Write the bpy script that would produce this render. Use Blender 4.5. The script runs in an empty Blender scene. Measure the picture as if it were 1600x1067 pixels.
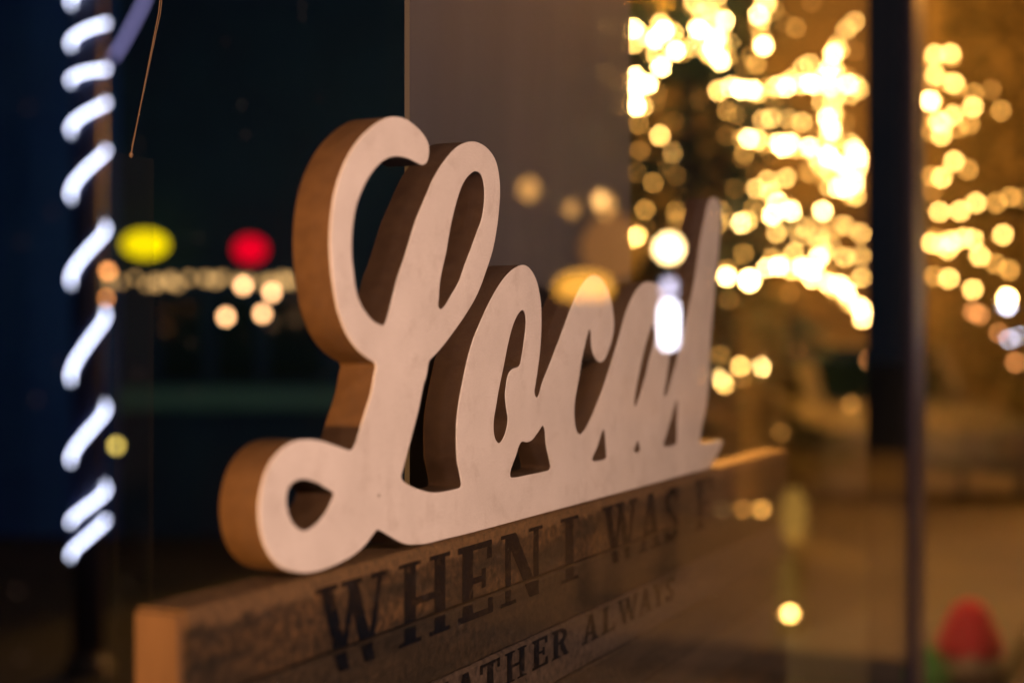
import bpy, bmesh, math, random
from mathutils import Vector
random.seed(7)
scene = bpy.context.scene
COL = scene.collection

# ------------------------------------------------------------------ camera
FPX, CXP, HOR = 2222.2, 800.0, 544.0            # 50 mm lens in photo pixels, image centre, horizon row
TH = math.atan((1810.0 - CXP) / FPX)             # angle between the view axis and the window
FW = Vector((math.cos(TH), math.sin(TH), 0)); RT = Vector((math.sin(TH), -math.cos(TH), 0)); UP = Vector((0, 0, 1))
Q = FW.y                                         # camera to sign plane (sign plane is y = 0)
CAM = Vector((0, -Q, 0))
YG = -0.05                                       # window glass
def at(px, py, d): return CAM + d * (FW + RT * ((px - CXP) / FPX) + UP * ((HOR - py) / FPX))
def onplane(px, py, y=0.0):
    v = FW + RT * ((px - CXP) / FPX) + UP * ((HOR - py) / FPX)
    return CAM + v * ((y + Q) / v.y)
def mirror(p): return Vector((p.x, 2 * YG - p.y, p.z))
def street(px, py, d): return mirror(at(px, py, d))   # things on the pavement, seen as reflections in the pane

cd = bpy.data.cameras.new('camera'); cam = bpy.data.objects.new('camera', cd); COL.objects.link(cam)
cd.lens = 50; cd.sensor_width = 36; cd.clip_start = 0.02; cd.clip_end = 300
cam.location = CAM
cam.rotation_euler = (math.radians(90), 0, math.atan2(FW.y, FW.x) - math.radians(90))
cd.shift_y = (HOR - 533.5) / 1600.0
cd.dof.use_dof = True; cd.dof.focus_distance = 0.985; cd.dof.aperture_fstop = 3.05; cd.dof.aperture_blades = 0
scene.camera = cam

# ------------------------------------------------------------------ world and lamps (night)
w = bpy.data.worlds.new('World'); scene.world = w; w.use_nodes = True
bg = w.node_tree.nodes['Background']; bg.inputs[0].default_value = (0.07, 0.28, 0.60, 1); bg.inputs[1].default_value = 0.013
def lamp(name, loc, power, col, size=0.1, kind='POINT'):
    l = bpy.data.lights.new(name, kind); l.energy = power; l.color = col; l.shadow_soft_size = size
    o = bpy.data.objects.new(name, l); o.location = loc; COL.objects.link(o); return o
lamp('front_key_light', (-0.2, -1.6, 0.35), 190, (1.0, 0.575, 0.43), 0.12)  # unseen warm key light added in front of the sign
ws = lamp('letter_side_fill', (-1.8, 0.018, -0.20), 430, (1.0, 0.46, 0.14), 0.06, 'SPOT'); ws.data.spot_size = math.radians(19); ws.data.spot_blend = 0.6  # unseen orange spot added to brighten the letters' left sides
ws.rotation_euler = (Vector((0.45, 0.02, -0.03)) - ws.location).to_track_quat('-Z', 'Y').to_euler()
lamp('overhead_fill', (0.3, -2.6, 2.8), 130, (1.0, 0.62, 0.42), 0.3)  # unseen fill added from above for sign faces and plank lips
wd = lamp('board_end_fill', (1.85, 0.10, 0.80), 260, (1.0, 0.50, 0.12), 0.04, 'SPOT'); wd.data.spot_size = math.radians(34); wd.data.spot_blend = 0.8; wd.rotation_euler = (Vector((1.58, 0.015, -0.12)) - wd.location).to_track_quat('-Z', 'Y').to_euler()  # unseen spot added to brighten the board's right end
lamp('street_light_far', (13.5, 4.2, 3.6), 1500, (1.0, 0.38, 0.03), 0.25)
lamp('street_light_pavement', (9.2, -1.5, 3.0), 430, (1.0, 0.38, 0.11), 0.25)
lamp('street_light_corner', (15.2, -2.2, 4.2), 300, (1.0, 0.38, 0.03), 0.25)
sd = lamp('gnome_fill', (3.9, -1.7, 2.4), 150, (1.0, 0.55, 0.30), 0.06, 'SPOT'); sd.data.spot_size = math.radians(30); sd.data.spot_blend = 0.7  # unseen spot added to brighten the gnome ornament
sd.rotation_euler = (Vector((5.8, -0.75, -1.05)) - sd.location).to_track_quat('-Z', 'Y').to_euler()
vs = scene.view_settings; vs.view_transform = 'Standard'; vs.look = 'None'; vs.exposure = 0; vs.gamma = 1; vs.use_curve_mapping = False
cy = scene.cycles
cy.use_denoising = True; cy.sample_clamp_indirect = 80; cy.sample_clamp_direct = 0
cy.transparent_max_bounces = 16; cy.max_bounces = 8; cy.diffuse_bounces = 2; cy.glossy_bounces = 4; cy.caustics_reflective = False
cy.use_adaptive_sampling = False

# ------------------------------------------------------------------ materials
def mat(name, col, rough=0.6, col2=None, scale=8.0, detail=6.0, bump=0.0, stretch=(1, 1, 1), spec=0.4, lo=0.35, hi=0.65):
    m = bpy.data.materials.new(name); m.use_nodes = True; nt = m.node_tree; b = nt.nodes['Principled BSDF']
    b.inputs['Base Color'].default_value = (*col, 1); b.inputs['Roughness'].default_value = rough
    b.inputs['Specular IOR Level'].default_value = spec
    if col2 is not None or bump:
        tc = nt.nodes.new('ShaderNodeTexCoord'); mp = nt.nodes.new('ShaderNodeMapping'); mp.inputs['Scale'].default_value = stretch
        nz = nt.nodes.new('ShaderNodeTexNoise'); nz.inputs['Scale'].default_value = scale; nz.inputs['Detail'].default_value = detail
        nt.links.new(tc.outputs['Object'], mp.inputs[0]); nt.links.new(mp.outputs[0], nz.inputs['Vector'])
        if col2 is not None:
            r = nt.nodes.new('ShaderNodeValToRGB'); r.color_ramp.elements[0].position = lo; r.color_ramp.elements[1].position = hi
            r.color_ramp.elements[0].color = (*col, 1); r.color_ramp.elements[1].color = (*col2, 1)
            nt.links.new(nz.outputs['Fac'], r.inputs[0]); nt.links.new(r.outputs[0], b.inputs['Base Color'])
        if bump:
            bp = nt.nodes.new('ShaderNodeBump'); bp.inputs['Strength'].default_value = bump; bp.inputs['Distance'].default_value = 0.002
            nt.links.new(nz.outputs['Fac'], bp.inputs['Height']); nt.links.new(bp.outputs[0], b.inputs['Normal'])
    return m
def glow(name, col, strength):
    m = bpy.data.materials.new(name); m.use_nodes = True; nt = m.node_tree; nt.nodes.clear()
    e = nt.nodes.new('ShaderNodeEmission'); o = nt.nodes.new('ShaderNodeOutputMaterial')
    e.inputs[0].default_value = (*col, 1); e.inputs[1].default_value = strength
    nt.links.new(e.outputs[0], o.inputs[0]); m.cycles.emission_sampling = 'NONE'
    return m

def glass_material():
    m = bpy.data.materials.new('window_glass'); m.use_nodes = True; nt = m.node_tree; nt.nodes.clear(); N = nt.nodes.new; L = nt.links.new
    out = N('ShaderNodeOutputMaterial'); geo = N('ShaderNodeNewGeometry')
    dot = N('ShaderNodeVectorMath'); dot.operation = 'DOT_PRODUCT'; L(geo.outputs['Incoming'], dot.inputs[0]); L(geo.outputs['Normal'], dot.inputs[1])
    ab = N('ShaderNodeMath'); ab.operation = 'ABSOLUTE'; L(dot.outputs['Value'], ab.inputs[0])
    om = N('ShaderNodeMath'); om.operation = 'SUBTRACT'; om.inputs[0].default_value = 1.0; L(ab.outputs[0], om.inputs[1])
    pw = N('ShaderNodeMath'); pw.operation = 'POWER'; pw.inputs[1].default_value = 5.0; L(om.outputs[0], pw.inputs[0])
    ma = N('ShaderNodeMath'); ma.operation = 'MULTIPLY_ADD'; ma.inputs[1].default_value = 0.96; ma.inputs[2].default_value = 0.04; L(pw.outputs[0], ma.inputs[0])
    tr = N('ShaderNodeBsdfTransparent'); tr.inputs[0].default_value = (0.975, 0.985, 0.98, 1)
    gl = N('ShaderNodeBsdfGlossy'); gl.inputs['Roughness'].default_value = 0.0; gl.inputs[0].default_value = (1, 1, 1, 1)
    mx = N('ShaderNodeMixShader'); L(ma.outputs[0], mx.inputs[0]); L(tr.outputs[0], mx.inputs[1]); L(gl.outputs[0], mx.inputs[2])
    # dust specks and a few wiped streaks
    tc = N('ShaderNodeTexCoord'); vo = N('ShaderNodeTexVoronoi'); vo.inputs['Scale'].default_value = 60; L(tc.outputs['Object'], vo.inputs['Vector'])
    lt = N('ShaderNodeMath'); lt.operation = 'LESS_THAN'; lt.inputs[1].default_value = 0.045; L(vo.outputs['Distance'], lt.inputs[0])
    sc_ = N('ShaderNodeMath'); sc_.operation = 'MULTIPLY'; sc_.inputs[1].default_value = 0.16; L(lt.outputs[0], sc_.inputs[0])
    df = N('ShaderNodeBsdfDiffuse'); df.inputs[0].default_value = (0.5, 0.45, 0.4, 1)
    m2 = N('ShaderNodeMixShader'); L(sc_.outputs[0], m2.inputs[0]); L(mx.outputs[0], m2.inputs[1]); L(df.outputs[0], m2.inputs[2])
    L(m2.outputs[0], out.inputs[0]); return m

def panel_material():
    m = mat('tinted_acrylic', (0.058, 0.060, 0.074), 0.4, (0.086, 0.088, 0.104), 3.0, 7, 0.0, (5, 5, 0.9), lo=0.3, hi=0.7)
    nt = m.node_tree; b = nt.nodes['Principled BSDF']; out = nt.nodes['Material Output']
    tr = nt.nodes.new('ShaderNodeBsdfTransparent'); tr.inputs[0].default_value = (1.0, 0.92, 0.85, 1)
    mx = nt.nodes.new('ShaderNodeMixShader'); mx.inputs[0].default_value = 0.15
    nt.links.new(b.outputs[0], mx.inputs[1]); nt.links.new(tr.outputs[0], mx.inputs[2]); nt.links.new(mx.outputs[0], out.inputs[0])
    return m

def sheet_material():
    m = mat('clear_sheet', (0.03, 0.027, 0.025), 0.3); nt = m.node_tree; b = nt.nodes['Principled BSDF']; out = nt.nodes['Material Output']
    tr = nt.nodes.new('ShaderNodeBsdfTransparent'); mx = nt.nodes.new('ShaderNodeMixShader'); mx.inputs[0].default_value = 0.93
    nt.links.new(b.outputs[0], mx.inputs[1]); nt.links.new(tr.outputs[0], mx.inputs[2]); nt.links.new(mx.outputs[0], out.inputs[0])
    return m

def worn_ink():
    m = mat('worn_ink', (0.004, 0.006, 0.011), 0.9, spec=0.0)
    nt = m.node_tree; b = nt.nodes['Principled BSDF']; out = nt.nodes['Material Output']
    tc = nt.nodes.new('ShaderNodeTexCoord'); nz = nt.nodes.new('ShaderNodeTexNoise'); nz.inputs['Scale'].default_value = 150; nz.inputs['Detail'].default_value = 7
    r = nt.nodes.new('ShaderNodeValToRGB'); r.color_ramp.elements[0].position = 0.38; r.color_ramp.elements[1].position = 0.54
    r.color_ramp.elements[0].color = (0.70, 0.70, 0.70, 1); r.color_ramp.elements[1].color = (0.06, 0.06, 0.06, 1)
    nt.links.new(tc.outputs['Object'], nz.inputs['Vector']); nt.links.new(nz.outputs['Fac'], r.inputs[0])
    tr = nt.nodes.new('ShaderNodeBsdfTransparent'); mx = nt.nodes.new('ShaderNodeMixShader')
    nt.links.new(r.outputs[0], mx.inputs[0]); nt.links.new(b.outputs[0], mx.inputs[1]); nt.links.new(tr.outputs[0], mx.inputs[2]); nt.links.new(mx.outputs[0], out.inputs[0])
    return m

M = {
 'glass': glass_material(), 'sheet': sheet_material(), 'panel': panel_material(), 'ink': worn_ink(),
 'face': mat('white_paint', (0.72, 0.69, 0.66), 0.55, (0.80, 0.77, 0.74), 22, 8, 0.12, spec=0.25),
 'core': mat('raw_fibreboard', (0.092, 0.052, 0.025), 0.75, (0.115, 0.066, 0.031), 90, 6, 0.2, (1, 1, 1.5), spec=0.2),
 'frame': mat('dark_window_frame', (0.006, 0.008, 0.009), 0.8, (0.010, 0.011, 0.012), 6, spec=0.1),
 'frame_out': mat('painted_frame_edge', (0.032, 0.028, 0.05), 0.35),
 'sill': mat('dark_sill', (0.03, 0.025, 0.02), 0.6),
 'asphalt': mat('asphalt', (0.016, 0.017, 0.019), 0.6, (0.026, 0.026, 0.027), 1.4, 8, 0.3),
 'paving': mat('paving', (0.13, 0.115, 0.10), 0.6, (0.19, 0.17, 0.145), 0.9, 6, 0.2),
 'stone': mat('warm_stone', (0.30, 0.25, 0.18), 0.8, (0.42, 0.34, 0.24), 1.6, 6),
 'stone_trim': mat('stone_trim', (0.36, 0.31, 0.24), 0.8),
 'dark_wall': mat('dark_render', (0.006, 0.042, 0.120), 0.8, (0.008, 0.055, 0.15), 2.0), 'blue_halo': mat('rope_halo_blue', (0.016, 0.11, 0.55), 0.7, (0.02, 0.13, 0.62), 3),
 'pane_dark': mat('dark_pane', (0.012, 0.03, 0.035), 0.12),
 'blue_post': mat('dark_blue_paint', (0.012, 0.020, 0.075), 0.5),
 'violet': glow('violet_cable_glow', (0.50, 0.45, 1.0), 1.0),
 'teal': mat('teal_band', (0.06, 0.24, 0.30), 0.5), 'shop_floor': mat('dark_floor', (0.004, 0.008, 0.014), 0.6, (0.007, 0.012, 0.02), 3),
 'bark': mat('bark', (0.05, 0.035, 0.025), 0.9, (0.09, 0.065, 0.045), 12, 6, 0.5),
 'needles': mat('conifer_needles', (0.016, 0.034, 0.014), 0.7, (0.035, 0.06, 0.022), 3),
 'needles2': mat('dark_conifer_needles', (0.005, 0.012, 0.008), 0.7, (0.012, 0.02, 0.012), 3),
 'wire': mat('dark_wire', (0.015, 0.02, 0.015), 0.5),
 'metal': mat('dark_metal', (0.03, 0.03, 0.035), 0.4),
 'cord': mat('brown_cord', (0.12, 0.085, 0.06), 0.7),
 'brown_post': mat('brown_metal', (0.05, 0.045, 0.045), 0.4),
 'car': mat('dull_silver_paint', (0.42, 0.40, 0.38), 0.3),
 'tyre': mat('tyre', (0.015, 0.015, 0.015), 0.8),
 'red': mat('red_felt', (0.80, 0.02, 0.05), 0.8, (0.66, 0.015, 0.04), 20),
 'beard': mat('beige_wool', (0.45, 0.33, 0.20), 0.9, (0.32, 0.22, 0.13), 25),
 'green': mat('green_felt', (0.03, 0.34, 0.06), 0.8, (0.02, 0.24, 0.04), 20),
 'skin': mat('ornament_nose', (0.55, 0.32, 0.2), 0.7),
 'rope': glow('rope_light_glow', (0.70, 0.74, 1.0), 8.5),
 'yellow_sign': glow('yellow_sign_glow', (1.0, 0.74, 0.0), 1.5),
 'red_sign': glow('red_sign_glow', (1.0, 0.0, 0.02), 1.0),
 'globe': glow('globe_glow', (1.0, 0.66, 0.28), 34),
 'tube': glow('white_tube_glow', (0.86, 0.84, 1.0), 24),
 'tube_top': glow('pale_tube_glow', (0.80, 0.74, 1.0), 6.5),
 'amber_lens': glow('amber_lens_glow', (1.0, 0.43, 0.05), 4.6),
 'soft_amber': glow('soft_amber_glow', (1.0, 0.36, 0.05), 0.75),
 'emitter': glow('streak_glow', (1.0, 0.50, 0.09), 0.62),
 'emitter_dim': glow('dim_streak_glow', (1.0, 0.50, 0.09), 0.26),
 'headlight': glow('headlight_glow', (1.0, 0.8, 0.55), 10),
}
def face_wear(m):
    nt = m.node_tree; bs = nt.nodes['Principled BSDF']; ramp = [n for n in nt.nodes if n.type == 'VALTORGB'][0]; tc = [n for n in nt.nodes if n.type == 'TEX_COORD'][0]
    n2 = nt.nodes.new('ShaderNodeTexNoise'); n2.inputs['Scale'].default_value = 38; n2.inputs['Detail'].default_value = 9; n2.inputs['Roughness'].default_value = 0.7
    r2 = nt.nodes.new('ShaderNodeValToRGB'); r2.color_ramp.elements[0].position = 0.24; r2.color_ramp.elements[1].position = 0.48
    r2.color_ramp.elements[0].color = (0.77, 0.74, 0.72, 1); r2.color_ramp.elements[1].color = (1, 1, 1, 1)
    vo = nt.nodes.new('ShaderNodeTexVoronoi'); vo.inputs['Scale'].default_value = 26
    r3 = nt.nodes.new('ShaderNodeValToRGB'); r3.color_ramp.elements[0].position = 0.024; r3.color_ramp.elements[1].position = 0.034
    r3.color_ramp.elements[0].color = (0.22, 0.16, 0.12, 1); r3.color_ramp.elements[1].color = (1, 1, 1, 1)
    n4 = nt.nodes.new('ShaderNodeTexNoise'); n4.inputs['Scale'].default_value = 900; n4.inputs['Detail'].default_value = 3
    r4 = nt.nodes.new('ShaderNodeValToRGB'); r4.color_ramp.elements[0].position = 0.3; r4.color_ramp.elements[1].position = 0.7
    r4.color_ramp.elements[0].color = (0.86, 0.85, 0.84, 1); r4.color_ramp.elements[1].color = (1.08, 1.08, 1.08, 1)
    src = ramp.outputs[0]
    for tex, rp in ((n2, r2), (vo, r3), (n4, r4)):
        nt.links.new(tc.outputs['Object'], tex.inputs['Vector']); nt.links.new(tex.outputs[0], rp.inputs[0])
        mm = nt.nodes.new('ShaderNodeMix'); mm.data_type = 'RGBA'; mm.blend_type = 'MULTIPLY'; mm.inputs['Factor'].default_value = 1.0
        nt.links.new(src, mm.inputs['A']); nt.links.new(rp.outputs[0], mm.inputs['B']); src = mm.outputs['Result']
    nt.links.new(src, bs.inputs['Base Color'])
face_wear(M['face'])
BTZ = onplane(860, 800).z + 0.56      # top of the board above its base
WOOD = []
for i, (a, b) in enumerate([((0.011, 0.010, 0.009), (0.055, 0.038, 0.022)), ((0.012, 0.010, 0.008), (0.032, 0.024, 0.016)),
                            ((0.034, 0.030, 0.030), (0.058, 0.049, 0.047)), ((0.020, 0.017, 0.015), (0.042, 0.034, 0.028)), ((0.035, 0.03, 0.027), (0.06, 0.048, 0.04))]):
    m = mat('weathered_wood', a, 0.7, b, 26, 10, 0.8, (0.35, 1, 2.2), 0.3, 0.38, 0.70)
    # second, finer wear layer
    nt = m.node_tree; bs = nt.nodes['Principled BSDF']; ramp = [n for n in nt.nodes if n.type == 'VALTORGB'][0]
    tc = [n for n in nt.nodes if n.type == 'TEX_COORD'][0]
    n2 = nt.nodes.new('ShaderNodeTexNoise'); n2.inputs['Scale'].default_value = 170; n2.inputs['Detail'].default_value = 9; n2.inputs['Roughness'].default_value = 0.68
    r2 = nt.nodes.new('ShaderNodeValToRGB'); r2.color_ramp.elements[0].position = 0.32; r2.color_ramp.elements[1].position = 0.72
    r2.color_ramp.elements[0].color = (0.30, 0.30, 0.30, 1); r2.color_ramp.elements[1].color = (2.7, 2.3, 1.8, 1)
    mm = nt.nodes.new('ShaderNodeMix'); mm.data_type = 'RGBA'; mm.blend_type = 'MULTIPLY'; mm.inputs['Factor'].default_value = 1.0
    nt.links.new(tc.outputs['Object'], n2.inputs['Vector']); nt.links.new(n2.outputs['Fac'], r2.inputs[0])
    nt.links.new(ramp.outputs[0], mm.inputs['A']); nt.links.new(r2.outputs[0], mm.inputs['B']); nt.links.new(mm.outputs['Result'], bs.inputs['Base Color'])
    src = mm.outputs['Result']
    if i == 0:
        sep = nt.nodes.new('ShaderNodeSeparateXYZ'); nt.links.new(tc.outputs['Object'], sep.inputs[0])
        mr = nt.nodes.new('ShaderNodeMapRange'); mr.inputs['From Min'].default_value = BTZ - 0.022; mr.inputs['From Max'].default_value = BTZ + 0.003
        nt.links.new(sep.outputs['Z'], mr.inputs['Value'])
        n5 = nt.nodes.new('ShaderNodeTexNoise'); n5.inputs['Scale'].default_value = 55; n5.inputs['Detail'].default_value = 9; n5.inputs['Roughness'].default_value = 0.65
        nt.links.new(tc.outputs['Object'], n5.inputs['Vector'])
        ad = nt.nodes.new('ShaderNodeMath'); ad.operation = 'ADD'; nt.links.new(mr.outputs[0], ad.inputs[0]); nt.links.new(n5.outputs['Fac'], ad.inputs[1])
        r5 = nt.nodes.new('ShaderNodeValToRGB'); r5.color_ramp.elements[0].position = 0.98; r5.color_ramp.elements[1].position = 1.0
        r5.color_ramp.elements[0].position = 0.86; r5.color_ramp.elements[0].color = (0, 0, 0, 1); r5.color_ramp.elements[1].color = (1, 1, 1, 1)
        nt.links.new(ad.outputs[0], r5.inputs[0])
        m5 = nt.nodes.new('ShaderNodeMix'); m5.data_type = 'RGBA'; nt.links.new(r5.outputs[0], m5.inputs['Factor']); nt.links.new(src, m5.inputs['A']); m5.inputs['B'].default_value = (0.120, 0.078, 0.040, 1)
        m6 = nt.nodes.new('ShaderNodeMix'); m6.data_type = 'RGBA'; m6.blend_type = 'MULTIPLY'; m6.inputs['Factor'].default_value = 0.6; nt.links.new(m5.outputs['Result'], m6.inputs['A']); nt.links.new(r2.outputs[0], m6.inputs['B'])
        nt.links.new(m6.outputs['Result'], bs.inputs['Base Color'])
    b2 = nt.nodes.new('ShaderNodeBump'); b2.inputs['Strength'].default_value = 1.0; b2.inputs['Distance'].default_value = 0.003
    b1_ = [n for n in nt.nodes if n.type == 'BUMP'][0]
    nt.links.new(n2.outputs['Fac'], b2.inputs['Height']); nt.links.new(b1_.outputs[0], b2.inputs['Normal']); nt.links.new(b2.outputs[0], bs.inputs['Normal'])
    WOOD.append(m)

# ------------------------------------------------------------------ object helpers
def tag(o, label=None, cat=None, group=None, kind=None):
    if label: o['label'] = label
    if cat: o['category'] = cat
    if group: o['group'] = group
    if kind: o['kind'] = kind
    return o
def empty(name, loc, label=None, cat=None, group=None):
    o = bpy.data.objects.new(name, None); o.location = loc; o.empty_display_size = 0.05; COL.objects.link(o)
    return tag(o, label, cat, group)
def link(name, me, m, parent=None, loc=(0, 0, 0)):
    if m is not None and not me.materials: me.materials.append(m)
    o = bpy.data.objects.new(name, me); o.location = loc; COL.objects.link(o)
    if parent is not None: o.parent = parent
    return o
class MB:
    """collects shapes in world space; build() makes one mesh, local to its parent's base"""
    def __init__(s): s.v = []; s.f = []
    def poly(s, pts, faces):
        k = len(s.v); s.v += [Vector(p) for p in pts]; s.f += [tuple(i + k for i in f) for f in faces]; return s
    def box(s, a, b):
        (x0, y0, z0), (x1, y1, z1) = a, b
        return s.poly([(x0,y0,z0),(x1,y0,z0),(x1,y1,z0),(x0,y1,z0),(x0,y0,z1),(x1,y0,z1),(x1,y1,z1),(x0,y1,z1)],
                      [(3,2,1,0),(4,5,6,7),(0,1,5,4),(1,2,6,5),(2,3,7,6),(3,0,4,7)])
    def tube(s, pts, r, n=8, cap=True):
        pts = [Vector(p) for p in pts]; R = r if isinstance(r, (list, tuple)) else [r] * len(pts); k = len(s.v)
        for i, p in enumerate(pts):
            t = (pts[min(i + 1, len(pts) - 1)] - pts[max(i - 1, 0)]).normalized()
            a = t.cross(Vector((0, 0, 1)) if abs(t.z) < 0.95 else Vector((1, 0, 0))).normalized(); b = t.cross(a)
            for j in range(n):
                q = 2 * math.pi * j / n; s.v.append(p + (a * math.cos(q) + b * math.sin(q)) * R[i])
        for i in range(len(pts) - 1):
            for j in range(n):
                s.f.append((k + i*n + j, k + i*n + (j+1) % n, k + (i+1)*n + (j+1) % n, k + (i+1)*n + j))
        if cap:
            s.f.append(tuple(k + j for j in range(n))[::-1]); s.f.append(tuple(k + (len(pts)-1)*n + j for j in range(n)))
        return s
    def lathe(s, base, prof, n=20, squash=(1, 1)):
        k = len(s.v); base = Vector(base)
        for r, z in prof:
            for j in range(n):
                q = 2 * math.pi * j / n; s.v.append(base + Vector((r * math.cos(q) * squash[0], r * math.sin(q) * squash[1], z)))
        for i in range(len(prof) - 1):
            for j in range(n):
                s.f.append((k + i*n + j, k + i*n + (j+1) % n, k + (i+1)*n + (j+1) % n, k + (i+1)*n + j))
        s.f.append(tuple(k + j for j in range(n))[::-1]); s.f.append(tuple(k + (len(prof)-1)*n + j for j in range(n)))
        return s
    def build(s, name, m, parent=None, base=None, smooth=False, bevel=0.0):
        if base is None: base = parent.matrix_world.translation if parent is not None else Vector((0, 0, 0))
        if parent is not None:
            base = Vector((0, 0, 0)); q = parent
            while q is not None: base = base + q.location; q = q.parent
        me = bpy.data.meshes.new(name); base = Vector(base)
        me.from_pydata([tuple(v - base) for v in s.v], [], s.f); me.update()
        bm = bmesh.new(); bm.from_mesh(me); bmesh.ops.recalc_face_normals(bm, faces=bm.faces)
        if bevel: bmesh.ops.bevel(bm, geom=list(bm.edges), offset=bevel, segments=2, affect='EDGES', profile=0.7)
        bm.to_mesh(me); bm.free()
        if smooth:
            for p in me.polygons: p.use_smooth = True
        return link(name, me, m, parent, (0, 0, 0) if parent is not None else base)

GZ = -1.40
# ------------------------------------------------------------------ setting
tag(MB().poly([(-60,-80,GZ),(140,-80,GZ),(140,80,GZ),(-60,80,GZ)], [(0,1,2,3)]).build('ground', M['asphalt']), kind='structure')
tag(MB().box((6.0, -4.2, GZ + 0.004), (17.8, -0.25, GZ + 0.12)).build('pavement', M['paving']), kind='structure')

tag(MB().box((-6.0, 0.35, GZ + 0.004), (7.0, 7.5, GZ + 0.03)).build('shop_floor', M['shop_floor']), kind='structure')
# ------------------------------------------------------------------ shop window: panes, mullion, sill
mx0 = onplane(1427, 544, YG - 0.008).x; mx1 = onplane(1446, 544, YG - 0.008).x
win = empty('shop_window', (0.5, YG, -1.0), 'shop window of two clear panes reflecting the street, dark frame post between them', 'window')
MB().box((-0.9, YG - 0.003, -1.0), (mx0 + 0.006, YG + 0.003, 1.3)).build('pane', M['glass'], win)
MB().box((mx1 - 0.006, YG - 0.003, -1.0), (6.0, YG + 0.003, 1.3)).build('pane', M['glass'], win)
mul = MB().box((mx0 + 0.004, YG + 0.0035, -1.0), (mx1 - 0.004, 0.0142, 1.3)).build('frame_post', M['frame'], win)
MB().box((mx0, YG - 0.008, -1.0), (mx1, YG - 0.0035, 1.3)).build('cover_strip', M['frame_out'], mul)
MB().box((-0.9, YG - 0.03, -1.05), (6.0, 0.30, -1.001)).build('sill', M['sill'], win)
tag(MB().box((-0.3, 0.0, -1.0), (1.75, 0.24, -0.562)).build('display_ledge', M['sill']), kind='structure')

# ------------------------------------------------------------------ the script sign
def C1(p): return (420 + p[0] / 4, 170 + p[1] / 4)
def C2(p): return (420 + p[0] / 4, 420 + p[1] / 4)
def C3(p): return (330 + p[0] / 4, 650 + p[1] / 4)
def C4(p): return (620 + p[0] / 5.3333, 600 + p[1] / 5.3333)
def C5(p): return (700 + p[0] / 5.3333, 400 + p[1] / 5.3333)
def C6(p): return (900 + p[0] / 5.3333, 400 + p[1] / 5.3333)
def C7(p): return (870 + p[0] / 5.3333, 570 + p[1] / 5.3333)
def O(p): return p
def T(fn, *pts): return [fn(p) for p in pts]
outer = (T(C1, (1003,240),(1002,290),(990,335),(965,353),(935,343),(880,315),(820,300),(770,303),(720,325),(670,370),(620,440),(580,520),(548,610),(530,710),(521,820),(522,930))
 + T(C2, (530,0),(540,90),(560,180),(600,260),(650,320),(690,345),(716,353),(728,345),(740,315),(760,240),(785,140),(808,50))
 + T(C1, (840,960),(880,830),(920,700),(970,580),(1030,440),(1090,340),(1150,265),(1210,220),(1275,205),(1330,220),(1380,260),(1420,325),(1440,410),(1447,510),(1440,640),(1425,760),(1400,890))
 + T(C2, (1358,20),(1330,100),(1290,190),(1230,290),(1160,390),(1080,495),(1020,560),(1006,574),(1000,592),(985,680),(971,720))
 + T(C4, (190,190),(120,460),(60,690),(40,765),(46,795),(110,842),(200,880),(310,903),(420,890),(500,872),(532,858),(539,838),(525,740),(505,640),(498,500),(500,330),(515,180))
 + T(C5, (122,1060),(160,880),(210,700),(280,530),(350,380),(430,240),(500,150),(560,100),(620,75),(670,90),(710,140),(745,220),(770,340),(780,460),(780,600),(770,780),(752,930))
 + T(C4, (1157,10),(1150,60),(1155,95),(1170,112),(1190,80),(1210,5))
 + T(C5, (850,900),(920,720),(980,560),(1040,400),(1090,290),(1150,200),(1210,160),(1270,180),(1320,250),(1360,360),(1380,480),(1385,580),(1370,690),(1340,790),(1300,870),(1270,885),(1235,860),(1205,790),(1195,700),(1193,640),(1182,610),(1168,645),(1140,760),(1110,900))
 + T(C7, (190,90),(170,200),(150,330),(150,450),(165,540),(190,577),(225,555),(270,480),(330,340),(395,175))
 + T(C6, (300,880),(360,680),(420,470),(480,330),(540,245),(600,215),(680,235),(740,300),(775,400),(790,520),(792,650),(785,800),(770,920))
 + T(C7, (912,150),(896,235),(905,270),(935,200),(955,130))
 + T(C6, (850,850),(910,580),(950,400),(990,200),(1020,10))
 + T(O, (1096,368),(1101,345),(1105,325),(1109,313),(1115,309),(1122,313),(1126,325),(1126,350),(1123,395),(1116,468),(1110,540),(1108,600),(1103,640),(1097,668),(1094.5,688),(1097,692.5),(1126.5,687),(1129,690),(1126,700),(1109,731),(1105,733),(1085,738),(1000,761),(860,799),(730,834),(690,843.5),(668,849))
 + T(C3, (1270,803),(1220,800),(1160,775),(1100,740),(1052,714),(1036,713),(1010,745),(960,810),(890,870),(800,920),(700,960),(600,980),(520,972),(440,945),(380,890),(335,810),(310,720),(298,620),(302,520),(318,430),(350,330),(400,250),(460,190),(530,155),(610,145),(690,155),(770,180),(840,205),(868,214),(885,205),(905,170),(930,90))
 + T(C2, (595,925),(640,780),(662,660),(671,610),(664,589),(620,560),(560,510),(500,430),(455,330),(425,230),(405,110),(392,10))
 + T(C1, (383,850),(385,750),(395,640),(410,540),(440,430),(480,330),(530,240),(590,165),(650,110),(720,65),(785,50),(850,62),(910,100),(960,150),(990,195)))
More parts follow.
